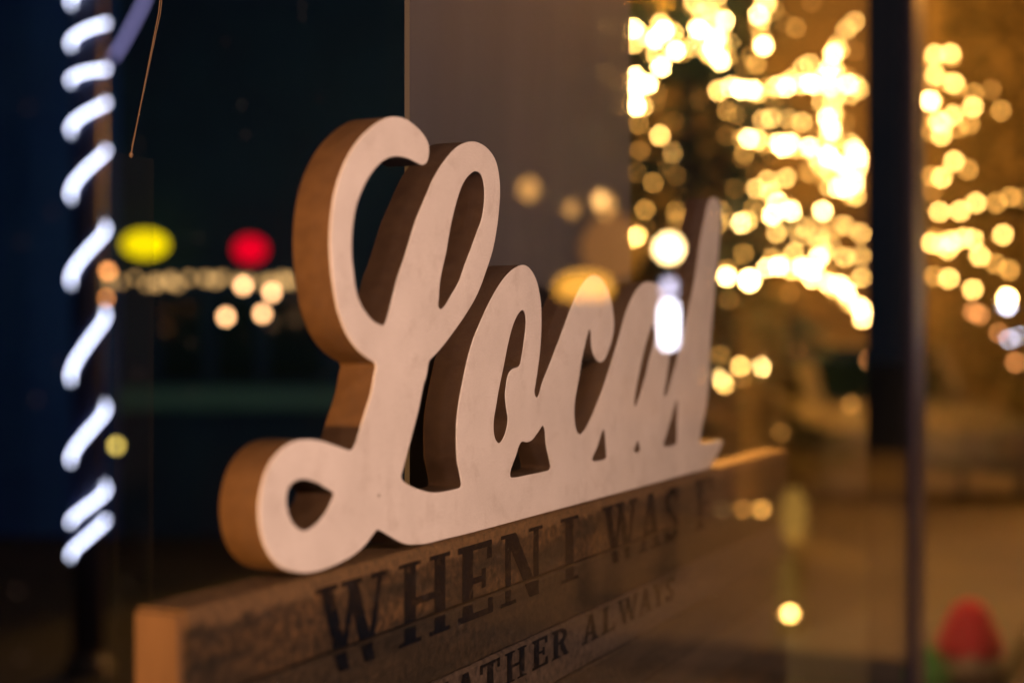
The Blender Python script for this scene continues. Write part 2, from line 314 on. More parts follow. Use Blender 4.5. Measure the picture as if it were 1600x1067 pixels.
holes = [
 T(C1, (1295,392),(1330,415),(1347,480),(1350,560),(1335,680),(1300,780),(1260,890),(1225,980)) + T(C2, (1190,80),(1140,170),(1100,235),(1075,252),(1062,235),(1065,170),(1075,60)) + T(C1, (1110,900),(1130,780),(1155,660),(1185,550),(1215,470),(1255,415)),
 T(C3, (590,395),(660,415),(720,450),(760,475),(768,487),(762,512),(735,570),(690,640),(640,690),(590,715),(545,700),(505,655),(480,590),(472,520),(485,450),(530,405)),
 T(C5, (628,452),(645,480),(652,560),(640,680),(620,820),(603,905),(590,922),(570,930),(535,945),(510,975),(495,1020)) + T(C4, (912,20),(905,90),(915,200),(928,290),(920,360),(895,440),(865,487),(850,490),(825,460),(810,390),(812,290),(830,180),(850,60)) + T(C5, (470,900),(510,700),(550,560),(590,480),(615,455)),
 T(C4, (1220,348),(1235,380),(1245,500),(1275,640),(1283,690),(1270,715),(1240,725),(1100,755),(970,778),(950,770),(948,735),(990,610),(1030,495),(1050,480),(1090,485),(1130,465),(1180,400)),
 T(C7, (393,535),(405,570),(412,680),(418,770),(400,785),(305,800),(297,788),(310,750),(340,680),(375,570)),
 T(C7, (680,630),(693,680),(695,712),(685,727),(652,727),(648,708),(660,670)),
 T(C7, (1003,285),(1010,350),(1006,500),(1003,650),(990,665),(895,673),(890,660),(900,630),(930,530),(975,370)),
 T(C6, (640,570),(655,620),(650,720),(610,880)) + T(C7, (752,60),(735,120),(690,270),(655,350),(648,330),(650,280),(670,160)) + T(C6, (555,850),(600,680)),
]
def smooth_loop(px, sub=4):
    P = [onplane(x, y) for x, y in px]; P = [(p.x, p.z) for p in P]; n = len(P); out = []
    for i in range(n):
        p0, p1, p2, p3 = P[i-1], P[i], P[(i+1) % n], P[(i+2) % n]
        d = lambda a, b: max(math.hypot(a[0]-b[0], a[1]-b[1]), 1e-6) ** 0.5
        t0 = 0; t1 = t0 + d(p0, p1); t2 = t1 + d(p1, p2); t3 = t2 + d(p2, p3)
        for k in range(sub):
            t = t1 + (t2 - t1) * k / sub; r = []
            for c in (0, 1):
                a1 = (t1-t)/(t1-t0)*p0[c] + (t-t0)/(t1-t0)*p1[c]; a2 = (t2-t)/(t2-t1)*p1[c] + (t-t1)/(t2-t1)*p2[c]; a3 = (t3-t)/(t3-t2)*p2[c] + (t-t2)/(t3-t2)*p3[c]
                b1 = (t2-t)/(t2-t0)*a1 + (t-t0)/(t2-t0)*a2; b2 = (t3-t)/(t3-t1)*a2 + (t-t1)/(t3-t1)*a3
                r.append((t2-t)/(t2-t1)*b1 + (t-t1)/(t2-t1)*b2)
            out.append(tuple(r))
    return out
THICK = 0.0245
def make_sign():
    cu = bpy.data.curves.new('outline', 'CURVE'); cu.dimensions = '2D'; cu.fill_mode = 'BOTH'; cu.extrude = THICK / 2 - 0.0005; cu.bevel_depth = 0.0005; cu.bevel_resolution = 1; cu.offset = -0.0005
    for lp in [outer] + holes:
        pts = smooth_loop(lp); sp = cu.splines.new('POLY'); sp.points.add(len(pts) - 1); sp.use_cyclic_u = True
        for q, (x, z) in zip(sp.points, pts): q.co = (x, z, 0, 1)
    co = bpy.data.objects.new('outline', cu); COL.objects.link(co)
    dg = bpy.context.evaluated_depsgraph_get(); dg.update()
    me = bpy.data.meshes.new_from_object(co.evaluated_get(dg)); bpy.data.objects.remove(co)
    # curve lies in XY with depth Z: stand it up; front (curve +z) faces the street (-y), face at y = 0
    for v in me.vertices: x, y, z = v.co; v.co = (x, THICK / 2 - z, y)
    me.update()
    base = onplane(800, 816); base.y = 0
    sign = empty('script_word_sign', base, 'freestanding white painted cut-out word sign with thick brown edges, standing on the plank board', 'sign')
    for name, front in (('painted_face', True), ('edge_body', False)):
        bm = bmesh.new(); bm.from_mesh(me); bm.normal_update()
        dele = [f for f in bm.faces if (f.calc_center_median().y < 0.0004) != front]
        bmesh.ops.delete(bm, geom=dele, context='FACES')
        bmesh.ops.translate(bm, verts=bm.verts, vec=-base)
        m2 = bpy.data.meshes.new(name); bm.to_mesh(m2); bm.free(); m2.materials.clear()
        o = link(name, m2, M['face' if front else 'core'], sign)
        if not front:
            for p in m2.polygons: p.use_smooth = abs(p.normal.y) < 0.3
    return sign
make_sign()

# ------------------------------------------------------------------ plank board with painted lettering
BX0 = onplane(297, 700).x; BX1 = onplane(1232, 700).x; BT = onplane(860, 800).z - 0.0006; BD = 0.030
board = empty('plank_board', (0.5 * (BX0 + BX1), 0.002, -0.56), 'weathered brown plank board with faded painted capitals, under the white word sign', 'board')
zs = [BT, onplane(800, 917).z, onplane(800, 1011).z, onplane(930, 1035).z]
while zs[-1] > -0.50: zs.append(zs[-1] - 0.043)
zs[-1] = -0.56
rw = random.Random(3)
for i in range(len(zs) - 1):
    zt, zb = zs[i] - (0.0009 if i else 0), zs[i + 1] + 0.0007
    n = 90; mb = MB(); y0 = 0.002 + rw.uniform(-0.0003, 0.0006); y1 = BD
    top = []; bot = []
    for k in range(n + 1):
        x = BX0 + (BX1 - BX0) * k / n
        top.append((x, zt - (abs(rw.gauss(0, 0.00028)) if True else 0))); bot.append((x, zb + abs(rw.gauss(0, 0.00030))))
    v = []
    for k in range(n + 1):
        xt, a = top[k]; xb, b = bot[k]
        v += [(xt, y0 + 0.0022, a), (xt, y0, a - 0.0020), (xb, y0, b + 0.0008), (xb, y0 + 0.0007, b), (xb, y1, b), (xt, y1, a)]
    f = []
    for k in range(n):
        for j in range(6): f.append((k*6 + j, k*6 + (j+1) % 6, (k+1)*6 + (j+1) % 6, (k+1)*6 + j))
    f += [tuple(range(6))[::-1], tuple(n*6 + j for j in range(6))]
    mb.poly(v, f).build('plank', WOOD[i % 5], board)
MB().box((BX0 - 0.004, 0.004, -0.555), (BX0 - 0.0002, BD - 0.001, BT - 0.002)).build('end_batten', mat('end_grain', (0.10, 0.055, 0.025), 0.8, (0.15, 0.085, 0.04), 60, 6, 0.4, (1, 1, 0.2)), board)

def st(x0, y0, x1, y1, w): return [(x0, y0), (x0 + w, y0), (x1 + w, y1), (x1, y1)]
def rc(x0, y0, x1, y1): return [(x0, y0), (x1, y0), (x1, y1), (x0, y1)]
def arc(cx, cy, rx, ry, a0, a1, w, n=12):
    o = [(cx + rx * math.cos(math.radians(a0 + (a1-a0)*k/n)), cy + ry * math.sin(math.radians(a0 + (a1-a0)*k/n))) for k in range(n + 1)]
    i = [(cx + (rx-w) * math.cos(math.radians(a0 + (a1-a0)*k/n)), cy + (ry-w*0.6) * math.sin(math.radians(a0 + (a1-a0)*k/n))) for k in range(n + 1)]
    return [[o[k], o[k+1], i[k+1], i[k]] for k in range(n)]
S = 0.05
G = {
 'W': [st(.30,0,.06,1,.15), st(.30,0,.44,.8,.07), st(.66,0,.40,1,.15), st(.68,0,.86,1,.07), rc(0,.94,.28,1), rc(.34,.94,.62,1), rc(.76,.94,1,1)],
 'H': [rc(.10,0,.31,1), rc(.69,0,.90,1), rc(.31,.46,.69,.55), rc(0,0,.41,S), rc(.59,0,1,S), rc(0,1-S,.41,1), rc(.59,1-S,1,1)],
 'E': [rc(.12,0,.40,1), rc(.0,0,.95,.08), rc(0,.92,.92,1), rc(.40,.47,.72,.55), rc(.85,0,.98,.26), rc(.82,.76,.94,1), rc(.66,.38,.76,.64)],
 'N': [rc(.10,0,.22,1), rc(.78,0,.90,1), st(.68,0,.10,1,.24), rc(0,0,.34,S), rc(0,1-S,.3,1), rc(.66,1-S,1,1)],
 'I': [rc(.28,0,.72,1), rc(0,0,1,S), rc(0,1-S,1,1)],
 'A': [st(.10,0,.42,1,.10), st(.66,0,.38,1,.24), rc(.24,.28,.70,.36), rc(0,0,.34,S), rc(.56,0,1,S)],
 'S': arc(.5,.74,.42,.26,40,270,.22) + arc(.5,.26,.45,.27,90,-150,.24) + [rc(.82,.74,.92,1), rc(.06,0,.16,.27)],
 'F': [rc(.12,0,.42,1), rc(0,0,.56,S), rc(0,.92,.95,1), rc(.42,.46,.74,.54), rc(.85,.74,.97,1)],
 'T': [rc(.36,0,.64,1), rc(.2,0,.8,S), rc(0,.92,1,1), rc(0,.72,.1,1), rc(.9,.72,1,1)],
 'R': [rc(.10,0,.34,1), rc(0,0,.46,S), rc(0,.93,.5,1), rc(.3,.46,.5,.53), st(.72,0,.42,.5,.24), rc(.7,0,1,S)] + arc(.48,.73,.4,.27,90,-90,.2),
 'L': [rc(.14,0,.42,1), rc(0,0,.95,.08), rc(0,1-S,.56,1), rc(.86,0,.97,.28)],
 'Y': [rc(.38,0,.62,.48), st(.38,.46,.06,1,.24), st(.5,.46,.84,1,.10), rc(.22,0,.78,S), rc(0,1-S,.4,1), rc(.7,1-S,1,1)],
}
def clip(pts, z, keep_below):
    out = []
    for k in range(len(pts)):
        a, b = pts[k - 1], pts[k]; ia = (a[1] <= z) == keep_below; ib = (b[1] <= z) == keep_below
        if ia != ib: t = (z - a[1]) / (b[1] - a[1]); out.append((a[0] + (b[0] - a[0]) * t, z))
        if ib: out.append(b)
    return out
def letter(ch, x0, x1, z0, z1):
    mb = MB(); yf, yb = 0.00115, 0.00165; k = 0
    for pl in G[ch]:
      if True:
        e = k * 0.000012; k += 1; whole = [(x0 + (x1-x0)*u, z0 + (z1-z0)*v) for u, v in pl]
      for zt, zb in zip(zs, zs[1:]):        # the paint breaks at the joints between the planks
        pts = clip(clip(whole, zt - 0.0019, True), zb + 0.0010, False); n = len(pts)
        if n < 3: continue
        mb.poly([(x, yf - e, z) for x, z in pts] + [(x, yb, z) for x, z in pts],
                [tuple(range(n)), tuple(range(n, 2*n))[::-1]] + [(i, i+n, (i+1) % n + n, (i+1) % n) for i in range(n)])
    mb.build('painted_letter', M['ink'], board)
z1, z0 = onplane(640, 880).z, onplane(650, 1004).z
for ch, a, b in [('W',497,609),('H',627,706),('E',719,774),('N',786,850),('I',879,906),('W',944,998),('A',1001,1036),('S',1040,1063),('F',1088,1117)]:
    letter(ch, onplane(a, 900).x, onplane(b, 900).x, z0, z1)
z1, z0 = onplane(808, 1013).z - 0.001, onplane(808, 1062).z
for ch, a, b in [('F',676,704),('A',712,748),('T',754,784),('H',793,825),('E',835,859),('R',866,891),('A',913,938),('L',943,964),('W',967,999),('A',1001,1021),('Y',1023,1039),('S',1042,1055)]:
    letter(ch, onplane(a, 1030).x, onplane(b, 1030).x, z0, z1)

# ------------------------------------------------------------------ things close behind the sign
yp = 0.062
a, b = onplane(640, 544, yp).x, onplane(985, 544, yp).x
MBp = MB().box((a, yp, -0.56), (b, yp + 0.004, 1.2)).build('tinted_panel', M['panel'], base=(0.5*(a+b), yp, -0.56))
tag(MBp, 'tall smoky mauve tinted panel standing upright behind the white word sign', 'panel')
p0, p1 = onplane(192, 544, 0.16), onplane(246, 544, 0.16)
zt = onplane(240, 247, 0.16).z
q = empty('glass_sheet', (p0.x, 0.16, -0.56), 'dim clear upright glass sheet with a thin edge, left of the plank board', 'glass sheet')
MB().box((p0.x, 0.163, -0.56), (p1.x, 0.167, zt)).build('sheet', M['sheet'], q)
MB().box((p0.x - 0.004, 0.155, -0.562), (p1.x + 0.004, 0.175, -0.545)).build('foot_rail', M['metal'], q)
c0, c1, c2 = onplane(253, -30, 0.20), onplane(248, 20, 0.20), onplane(205, 240, 0.20)
t_ = empty('hanging_cord', c2, 'thin slanting brown cord hanging in the dark upper left', 'cord')
MB().tube([c0 + Vector((0,0,0.1)), c0, c1, c2], 0.00040, 8).build('strand', M['cord'], t_)
d_ = Vector((0.0032, 0.001, 0.0))
MB().tube([c0 + Vector((0,0,0.1)) + d_, c0 + d_, c1 + d_ * 0.9, c2 + d_ * 0.3 + Vector((0,0,0.004))], 0.00034, 8).build('strand', M['cord'], t_)
MB().lathe(c2 + Vector((0, 0, -0.003)), [(0.0004,0),(0.0013,0.001),(0.0013,0.003),(0.0004,0.004)], 10).build('end_knot', M['cord'], t_)

# ------------------------------------------------------------------ light strings
def ico(name, m):
    bm = bmesh.new(); bmesh.ops.create_icosphere(bm, subdivisions=2, radius=1.0); me = bpy.data.meshes.new(name); bm.to_mesh(me); bm.free()
    for p in me.polygons: p.use_smooth = True
    me.materials.append(m); return me
BULB = {k: ico('bulb', glow('bulb_glow', c, e)) for k, (c, e) in {
  'hot': ((1.0, 0.58, 0.19), 190), 'mid': ((1.0, 0.52, 0.13), 50), 'dim': ((1.0, 0.46, 0.09), 15), 'faint': ((1.0, 0.42, 0.08), 6.5),
  'peach': ((1.0, 0.50, 0.22), 12), 'eave': ((1.0, 0.56, 0.20), 2.0), 'orange': ((1.0, 0.36, 0.10), 9), 'cool': ((0.8, 0.8, 1.0), 30), 'olive': ((1.0, 0.72, 0.15), 5.5)}.items()}
def string(name, label, group, spots, place, depth, r=0.0142, wire=True, cat='string lights', jitter=0.25):
    """spots: (px, py, brightness[, size]); each bulb hangs on the wire at its own depth"""
    rr = random.Random(hash(label) % 1000 if False else len(label) * 13 + len(spots))
    pos = [place(s[0], s[1], depth + rr.uniform(-jitter, jitter)) for s in spots]
    t = empty(name, pos[0], label, cat, group)
    for s, p in zip(spots, pos):
        o = link('bulb', BULB[s[2]], None, t, p - pos[0]); k = r * (s[3] if len(s) > 3 else 1.0); o.scale = (k, k, k * 1.15)
    if wire and len(pos) > 1:
        up = Vector((0, 0, r * 1.2)); MB().tube([p + up for p in pos], 0.004, 5).build('wire', M['wire'], t)
    return t
def along(pts, step, kinds, seed, jx=5, jy=5):
    rr = random.Random(seed); out = []
    for (x0, y0), (x1, y1) in zip(pts, pts[1:]):
        n = max(1, int(math.hypot(x1-x0, y1-y0) / step))
        for k in range(n):
            out.append((x0 + (x1-x0)*k/n + rr.gauss(0, jx), y0 + (y1-y0)*k/n + rr.gauss(0, jy), rr.choice(kinds), rr.uniform(0.75, 1.15)))
    return out
TREE = 'string lights on the tree seen past the tinted panel'
DT = 9.0
string('light_string', 'dense warm light string running down the top of the lit tree', TREE, along([(1100,-40),(1106,0),(1112,40),(1125,70),(1098,84),(1120,92)], 6.5, ['hot','hot','mid','mid','dim'], 1, 13, 7), at, DT)
string('light_string', 'warm light string hanging straight down right of the tree top', TREE, along([(1212,-40),(1198,0),(1190,30),(1186,62),(1180,84),(1186,108)], 9.4, ['hot','hot','mid','mid','dim'], 2, 4, 4), at, DT)
string('light_string', 'bright warm light string stretched level across the upper tree', TREE, along([(1122,136),(1165,142),(1205,138),(1250,135),(1300,131),(1352,133)], 8.6, ['hot','hot','mid','mid','dim'], 3, 4, 5), at, DT)
string('light_string', 'warm light string running down the right edge of the lit tree', TREE, along([(1306,70),(1300,90),(1308,130),(1304,165),(1298,190),(1296,228),(1288,255),(1310,262),(1340,235),(1345,262),(1330,285),(1300,292),(1342,312)], 8.6, ['hot','hot','mid','mid','dim'], 4, 5, 4), at, DT)
string('light_string', 'warm light string looping down beside the edge of the tinted panel', TREE,
  [(948,42,'mid'),(968,48,'dim'),(990,46,'hot'),(1012,58,'mid'),(1024,62,'hot'),(990,68,'mid'),(952,72,'dim'),(1026,86,'mid'),(1056,80,'hot'),(1033,105,'hot'),(945,115,'mid'),(968,128,'mid'),(992,120,'hot'),(1012,132,'hot'),(993,140,'hot'),(948,140,'dim'),(970,166,'mid'),(994,166,'hot'),(998,193,'dim'),(1031,212,'mid'),(946,232,'dim'),(1000,236,'faint'),(996,268,'dim'),(893,112,'dim')], at, DT)
string('light_string', 'warm light string stretched level across the middle of the tree', TREE, along([(1146,213),(1182,226),(1226,228),(1258,237),(1300,243)], 10.1, ['hot','mid','mid','mid','dim'], 6, 4, 5), at, DT)
string('light_string', 'loose warm light string drooping below the middle of the tree', TREE,
  [(1228,278,'mid'),(1206,300,'mid'),(1216,318,'hot'),(1190,334,'mid'),(1236,330,'hot'),(1207,336,'hot'),(1286,330,'hot'),(1168,345,'mid'),(1158,348,'hot'),(1122,350,'mid'),(1094,350,'faint'),(1008,328,'dim'),(996,368,'mid'),(990,372,'mid')], at, DT)
string('light_string', 'blazing warm light string swooping down to the right at the tree foot', TREE, along([(1196,404),(1228,414),(1262,420),(1292,434),(1308,456),(1330,464),(1346,484),(1348,505)], 6.5, ['hot','hot','mid','mid','dim'], 8, 5, 6), at, DT)
string('light_string', 'short warm light string above the tree foot, against the dark frame post', TREE, [(1290,396,'mid'),(1320,402,'mid'),(1346,400,'mid'),(1346,434,'mid'),(1280,402,'hot'),(1240,396,'mid')], at, DT)
string('light_string', 'short warm light string beside the tall last letter of the sign', TREE, [(1096,434,'faint'),(1108,434,'mid'),(1136,432,'hot'),(1138,420,'dim'),(1171,438,'hot',1.7),(1140,470,'faint',1.2)], at, DT)
string('light_string', 'low warm light string just right of the last letter of the sign', TREE, [(1066,586,'dim'),(1096,587,'mid'),(1128,590,'hot',1.2),(1132,600,'mid'),(1125,556,'dim'),(1157,572,'mid'),(1190,572,'hot'),(1160,590,'faint')], at, DT)
rr = random.Random(21)
string('light_string', 'sparse dim light string scattered deep inside the tree crown', TREE, [(rr.uniform(1000,1340), rr.uniform(0,480), rr.choice(['faint','dim','dim','faint','mid'])) for _ in range(115)], at, DT + 0.5, r=0.0125, wire=False)
string('light_string', 'warm light string low over the parked car', TREE, [(1358,563,'orange',1.2),(1244,545,'orange',1.0),(1220,678,'faint'),(1385,590,'faint',1.2),(1400,600,'faint',1.2),(1330,632,'faint',1.1)], at, DT + 2, r=0.02)
EAVE = 'lights on the dark building across the street'
ev = [(160 + 17.5*k + random.uniform(-6, 6), 440 + random.uniform(-7, 7), 'eave', random.uniform(0.7, 1.3)) for k in range(19)]
string('light_string', 'dim warm light string along the eave of the dark building', EAVE, ev, at, 10.0, r=0.025)
string('light_string', 'four peach bulbs hanging under the eave string beside the red sign', EAVE, [(353,495,'peach'),(380,446,'peach'),(425,457,'peach'),(410,490,'peach')], at, 9.6, r=0.026)
string('light_string', 'orange bulbs hanging beside the rope-lit post', EAVE, [(169,424,'orange'),(166,466,'orange',0.7),(146,473,'orange'),(148,506,'orange'),(182,696,'olive',1.1)], at, 9.6, r=0.022)

# ------------------------------------------------------------------ conifers
def conifer(name, label, base, height, radius, n, m, seed, skirt=0.5, cat='tree', group=None, low=0.35):
    t = empty(name, base, label, cat, group); base = Vector(base); rr = random.Random(seed)
    MB().tube([base, base + Vector((0.02,0,height*0.5)), base + Vector((0,0.01,height*0.98))], [radius*0.09, radius*0.06, 0.01], 10).build('trunk', M['bark'], t)
    mb = MB()
    for k in range(n):
        h = rr.random() ** 1.35; z = low + (height - low) * h; R = radius * (1 - h) ** 0.85 * (0.82 + 0.28 * math.sin(z * 9)) + 0.04
        q = rr.uniform(0, 2 * math.pi); rad = R * (rr.random() ** 0.45); c = base + Vector((rad*math.cos(q), rad*math.sin(q), z - 0.15 * rad))
        out = Vector((math.cos(q), math.sin(q), rr.uniform(-0.5, 0.35))).normalized(); side = out.cross(UP).normalized() * rr.uniform(0.018, 0.042)
        L = rr.uniform(0.11, 0.24); side = side + UP * rr.uniform(-0.015, 0.015)
        mb.poly([c - side, c + side, c + out * L + side * 0.2, c + out * L - side * 0.2], [(0,1,2,3)])
    mb.build('crown', m, t); return t
b1 = at(1075, 544, DT + 0.45); b1.z = GZ
conifer('conifer_tree', 'dark green conifer wrapped in blazing warm lights, right of the tinted panel', b1, 6.4, 0.95, 11000, M['needles'], 5)
b2 = street(1503, 544, 11.6); b2.z = GZ + 0.12
conifer('conifer_tree', 'slim conifer with warm lights, right of the dark frame post', b2, 4.6, 0.40, 1800, M['needles'], 6)
b3 = street(1596, 544, 12.2); b3.z = GZ + 0.12
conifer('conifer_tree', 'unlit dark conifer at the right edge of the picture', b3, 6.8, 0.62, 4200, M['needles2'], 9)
string('light_string', 'thick knot of warm lights near the top left of the lit tree', TREE, along([(1075,10),(1130,25),(1085,45),(1140,60),(1090,75),(1130,90),(1045,52),(1010,40)], 12.0, ['hot','mid','mid','dim'], 31, 8, 6), at, DT + 0.1)
string('light_string', 'golden light string zigzagging between the upper and middle tree rows', TREE, along([(1130,170),(1190,185),(1260,190),(1330,205),(1270,270),(1215,290),(1150,300),(1240,365),(1330,355),(1260,395)], 17.0, ['mid','mid','dim','faint'], 32, 9, 9), at, DT + 0.2, r=0.0125)
T2 = 'string lights right of the dark frame post'
D2 = 11.0
string('light_string', 'warm light string high in the slim tree right of the frame post', T2, [(1460,86,'mid'),(1484,84,'mid'),(1486,90,'dim'),(1458,98,'dim'),(1460,118,'mid'),(1490,130,'mid'),(1494,136,'dim'),(1474,128,'dim'),(1453,158,'hot'),(1458,160,'dim'),(1520,147,'dim'),(1519,168,'mid'),(1450,140,'faint'),(1548,141,'faint')], street, D2, r=0.018)
string('light_string', 'warm light string clustered in the middle of the slim tree right of the frame post', T2, [(1488,180,'mid'),(1466,190,'mid'),(1472,194,'mid'),(1460,186,'dim'),(1514,194,'dim'),(1496,200,'dim'),(1470,212,'mid'),(1455,205,'dim'),(1490,252,'mid'),(1511,265,'dim'),(1470,278,'mid'),(1475,272,'dim'),(1455,275,'dim'),(1456,298,'faint'),(1563,173,'dim',0.9)], street, D2, r=0.018)
string('light_string', 'level warm light string low across the slim tree right of the frame post', T2, [(1467,331,'mid'),(1499,330,'mid'),(1524,317,'mid'),(1556,317,'dim'),(1578,308,'dim'),(1596,310,'faint')], street, D2, r=0.018)
string('light_string', 'dense warm light string at the foot of the slim tree right of the frame post', T2, [(1460,372,'dim'),(1470,382,'mid'),(1485,376,'mid'),(1488,380,'mid'),(1504,372,'mid'),(1520,374,'mid'),(1480,390,'mid'),(1530,400,'mid'),(1566,367,'mid'),(1455,380,'mid'),(1554,412,'dim'),(1576,422,'dim')], street, D2, r=0.018)
string('light_string', 'lowest warm light string of the slim tree right of the frame post', T2, [(1459,432,'dim'),(1482,435,'mid'),(1519,452,'mid'),(1520,487,'orange',1.2),(1530,492,'orange',1.1),(1586,566,'orange',1.1),(1560,520,'orange',0.9)], street, D2, r=0.018)
string('light_string', 'white glaring lamps strung at the right edge below the slim tree', T2, [(1573,466,'hot',1.2),(1573,478,'cool',1.1),(1576,530,'cool',0.55),(1592,525,'cool',0.5)], street, D2, r=0.018)
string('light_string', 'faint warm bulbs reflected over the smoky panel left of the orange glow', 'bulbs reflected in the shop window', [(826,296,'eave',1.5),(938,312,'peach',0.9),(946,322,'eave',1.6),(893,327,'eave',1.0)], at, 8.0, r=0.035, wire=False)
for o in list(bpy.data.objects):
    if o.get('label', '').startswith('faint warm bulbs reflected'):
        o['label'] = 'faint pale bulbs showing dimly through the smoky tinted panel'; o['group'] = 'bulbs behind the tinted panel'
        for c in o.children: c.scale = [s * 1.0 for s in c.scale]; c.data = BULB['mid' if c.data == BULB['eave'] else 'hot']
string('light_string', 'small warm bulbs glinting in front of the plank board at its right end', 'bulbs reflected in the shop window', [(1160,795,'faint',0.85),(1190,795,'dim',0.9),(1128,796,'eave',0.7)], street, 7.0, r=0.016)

# ------------------------------------------------------------------ rope light on a post (left)
DR = 6.0; pc = at(138, 544, DR); pr = 27.0 / FPX * DR
post = empty('wooden_post', (pc.x, pc.y, GZ), 'round dark post wound with a white rope light at the left', 'post')
MB().tube([(pc.x, pc.y, GZ), (pc.x, pc.y, 0.2), (pc.x, pc.y, 2.4)], [pr * 0.94, pr * 0.9, pr * 0.9], 24).build('shaft', M['blue_post'], post, smooth=True)
MB().lathe((pc.x, pc.y, GZ), [(pr * 1.5, 0.0), (pr * 1.5, 0.05), (pr * 1.1, 0.10), (pr * 0.96, 0.12)], 24).build('foot', M['metal'], post)
seg = [(870, 812), (818, 768), (722, 642), (594, 497), (442, 362), (308, 238), (206, 163), (128, 110), (72, 38), (6, -30)]
path = []
for i, (yl, yr) in enumerate(seg):
    zl, zr = (HOR - yl) / FPX * DR, (HOR - yr) / FPX * DR
    for k in range(15):
        u = k / 14; q = math.pi * (1 - u); e = u * u * (3 - 2 * u) * 0.5 + u * 0.5
        path.append(Vector((pc.x, pc.y, zl + (zr - zl) * e)) + RT * (pr * math.cos(q)) - FW * (pr * math.sin(q)))
    if i + 1 < len(seg):
        zn = (HOR - seg[i+1][0]) / FPX * DR
        for k in range(1, 8):
            u = k / 8; q = math.pi * u
            path.append(Vector((pc.x, pc.y, zr + (zn - zr) * u)) + RT * (pr * math.cos(q)) + FW * (pr * math.sin(q)))
M['rope'].cycles.emission_sampling = 'AUTO'
rl = empty('rope_light', path[0], 'glaring white rope light spiralling up the dark post at the left', 'rope light')
MB().tube(path, 0.0062, 8).build('glowing_tube', M['rope'], rl, smooth=True)
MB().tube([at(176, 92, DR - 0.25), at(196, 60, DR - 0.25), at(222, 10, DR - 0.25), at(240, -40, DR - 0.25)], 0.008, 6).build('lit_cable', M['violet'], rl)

# ------------------------------------------------------------------ dark building across the street (left)
A = at(-140, 544, 10.6); B = at(700, 544, 10.6); A.z = B.z = GZ
dv = (B - A).normalized(); nv = Vector((dv.y, -dv.x, 0));  nv = nv if nv.dot(CAM - A) > 0 else -nv
Wd = (B - A).length
def wallbox(mb, u0, u1, z0, z1, d0, d1):
    pts = []
    for z in (z0, z1):
        for u, d in ((u0, d0), (u1, d0), (u1, d1), (u0, d1)): p = A + dv * u + nv * d; pts.append((p.x, p.y, z))
    return mb.poly(pts, [(3,2,1,0),(4,5,6,7),(0,1,5,4),(1,2,6,5),(2,3,7,6),(3,0,4,7)])
db = empty('shop_building', A, 'unlit dark building across the street, behind the yellow and red signs', 'building')
wallbox(MB(), 0, Wd, GZ, 4.6, -1.2, 0).build('wall', M['dark_wall'], db)
ZP = lambda py, d=10.6: (HOR - py) / FPX * d
UPX = lambda px: (at(px, 544, 10.6) - A).dot(dv)
wallbox(MB(), UPX(-120), UPX(186), GZ + 0.01, 4.4, 0.002, 0.06).build('halo_panel', M['blue_halo'], db)  # added panel, the rope light's blue halo put into its colour
wallbox(MB(), UPX(150), UPX(520), ZP(434), ZP(420), 0.002, 0.25).build('eave_board', M['dark_wall'], db)
for x0, x1 in ((252, 322), (338, 405), (418, 510)):
    wn = wallbox(MB(), UPX(x0), UPX(x1), ZP(598), ZP(462), 0.002, 0.05).build('window', M['dark_wall'], db)
    wallbox(MB(), UPX(x0 + 5), UPX(x1 - 5), ZP(592), ZP(468), 0.0505, 0.056).build('pane', M['pane_dark'], wn)
wallbox(MB(), UPX(190), UPX(540), ZP(640), ZP(604), 0.002, 0.12).build('ledge', M['teal'], db)
for nm, lab, x0, x1, y0, y1, mt in (('yellow_sign', 'glowing round yellow sign above the eave of the dark building', 212, 272, 368, 404, 'yellow_sign'), ('red_sign', 'glowing round red sign right of the yellow one, beside the sign letter', 380, 424, 376, 412, 'red_sign')):
    o = empty('round_sign', A + dv * UPX((x0 + x1) / 2) + nv * 0.26 + UP * (ZP(y1) - GZ), lab, 'sign', 'round signs on the dark building')
    wallbox(MB(), UPX(x0 + 12), UPX(x1 - 12), ZP(y1 - 8), ZP(y0 + 8), 0.005, 0.26).build('case', M['metal'], o)
    mb = MB(); n = 28; c_ = A + dv * UPX((x0 + x1) / 2); zc = ZP((y0 + y1) / 2); ru = (UPX(x1) - UPX(x0)) * 0.56; rz = (ZP(y0) - ZP(y1)) * 0.56
    pts = [(lambda p: (p.x, p.y, zc + rz * math.sin(2*math.pi*k/n)))(c_ + dv * (ru * math.cos(2*math.pi*k/n)) + nv * d) for d in (0.262, 0.30) for k in range(n)]
    mb.poly(pts, [tuple(range(n))[::-1], tuple(range(n, 2*n))] + [(k, (k+1) % n, n + (k+1) % n, n + k) for k in range(n)]).build('lit_face', M[mt], o)

# ------------------------------------------------------------------ lit stone building closing the street (right)
XB = 18.5
sb = empty('stone_building', (XB, 1.0, GZ), 'amber-lit stone building behind the lit trees', 'building')
MB().box((XB, -2.35, GZ), (XB + 5, 9.5, 8.0)).build('wall', M['stone'], sb)
for yy in (6.9, 8.5):
    for zz in (-0.6, 2.4, 5.0):
        f = MB().box((XB - 0.10, yy - 0.62, zz - 0.1), (XB - 0.002, yy + 0.62, zz + 1.7)).build('window', M['stone_trim'], sb)
        MB().box((XB - 0.112, yy - 0.5, zz), (XB - 0.1005, yy + 0.5, zz + 1.58)).build('pane', M['pane_dark'], f)
MB().box((XB - 0.16, -2.35, 1.75), (XB - 0.003, 9.5, 2.0)).build('string_course', M['stone_trim'], sb)

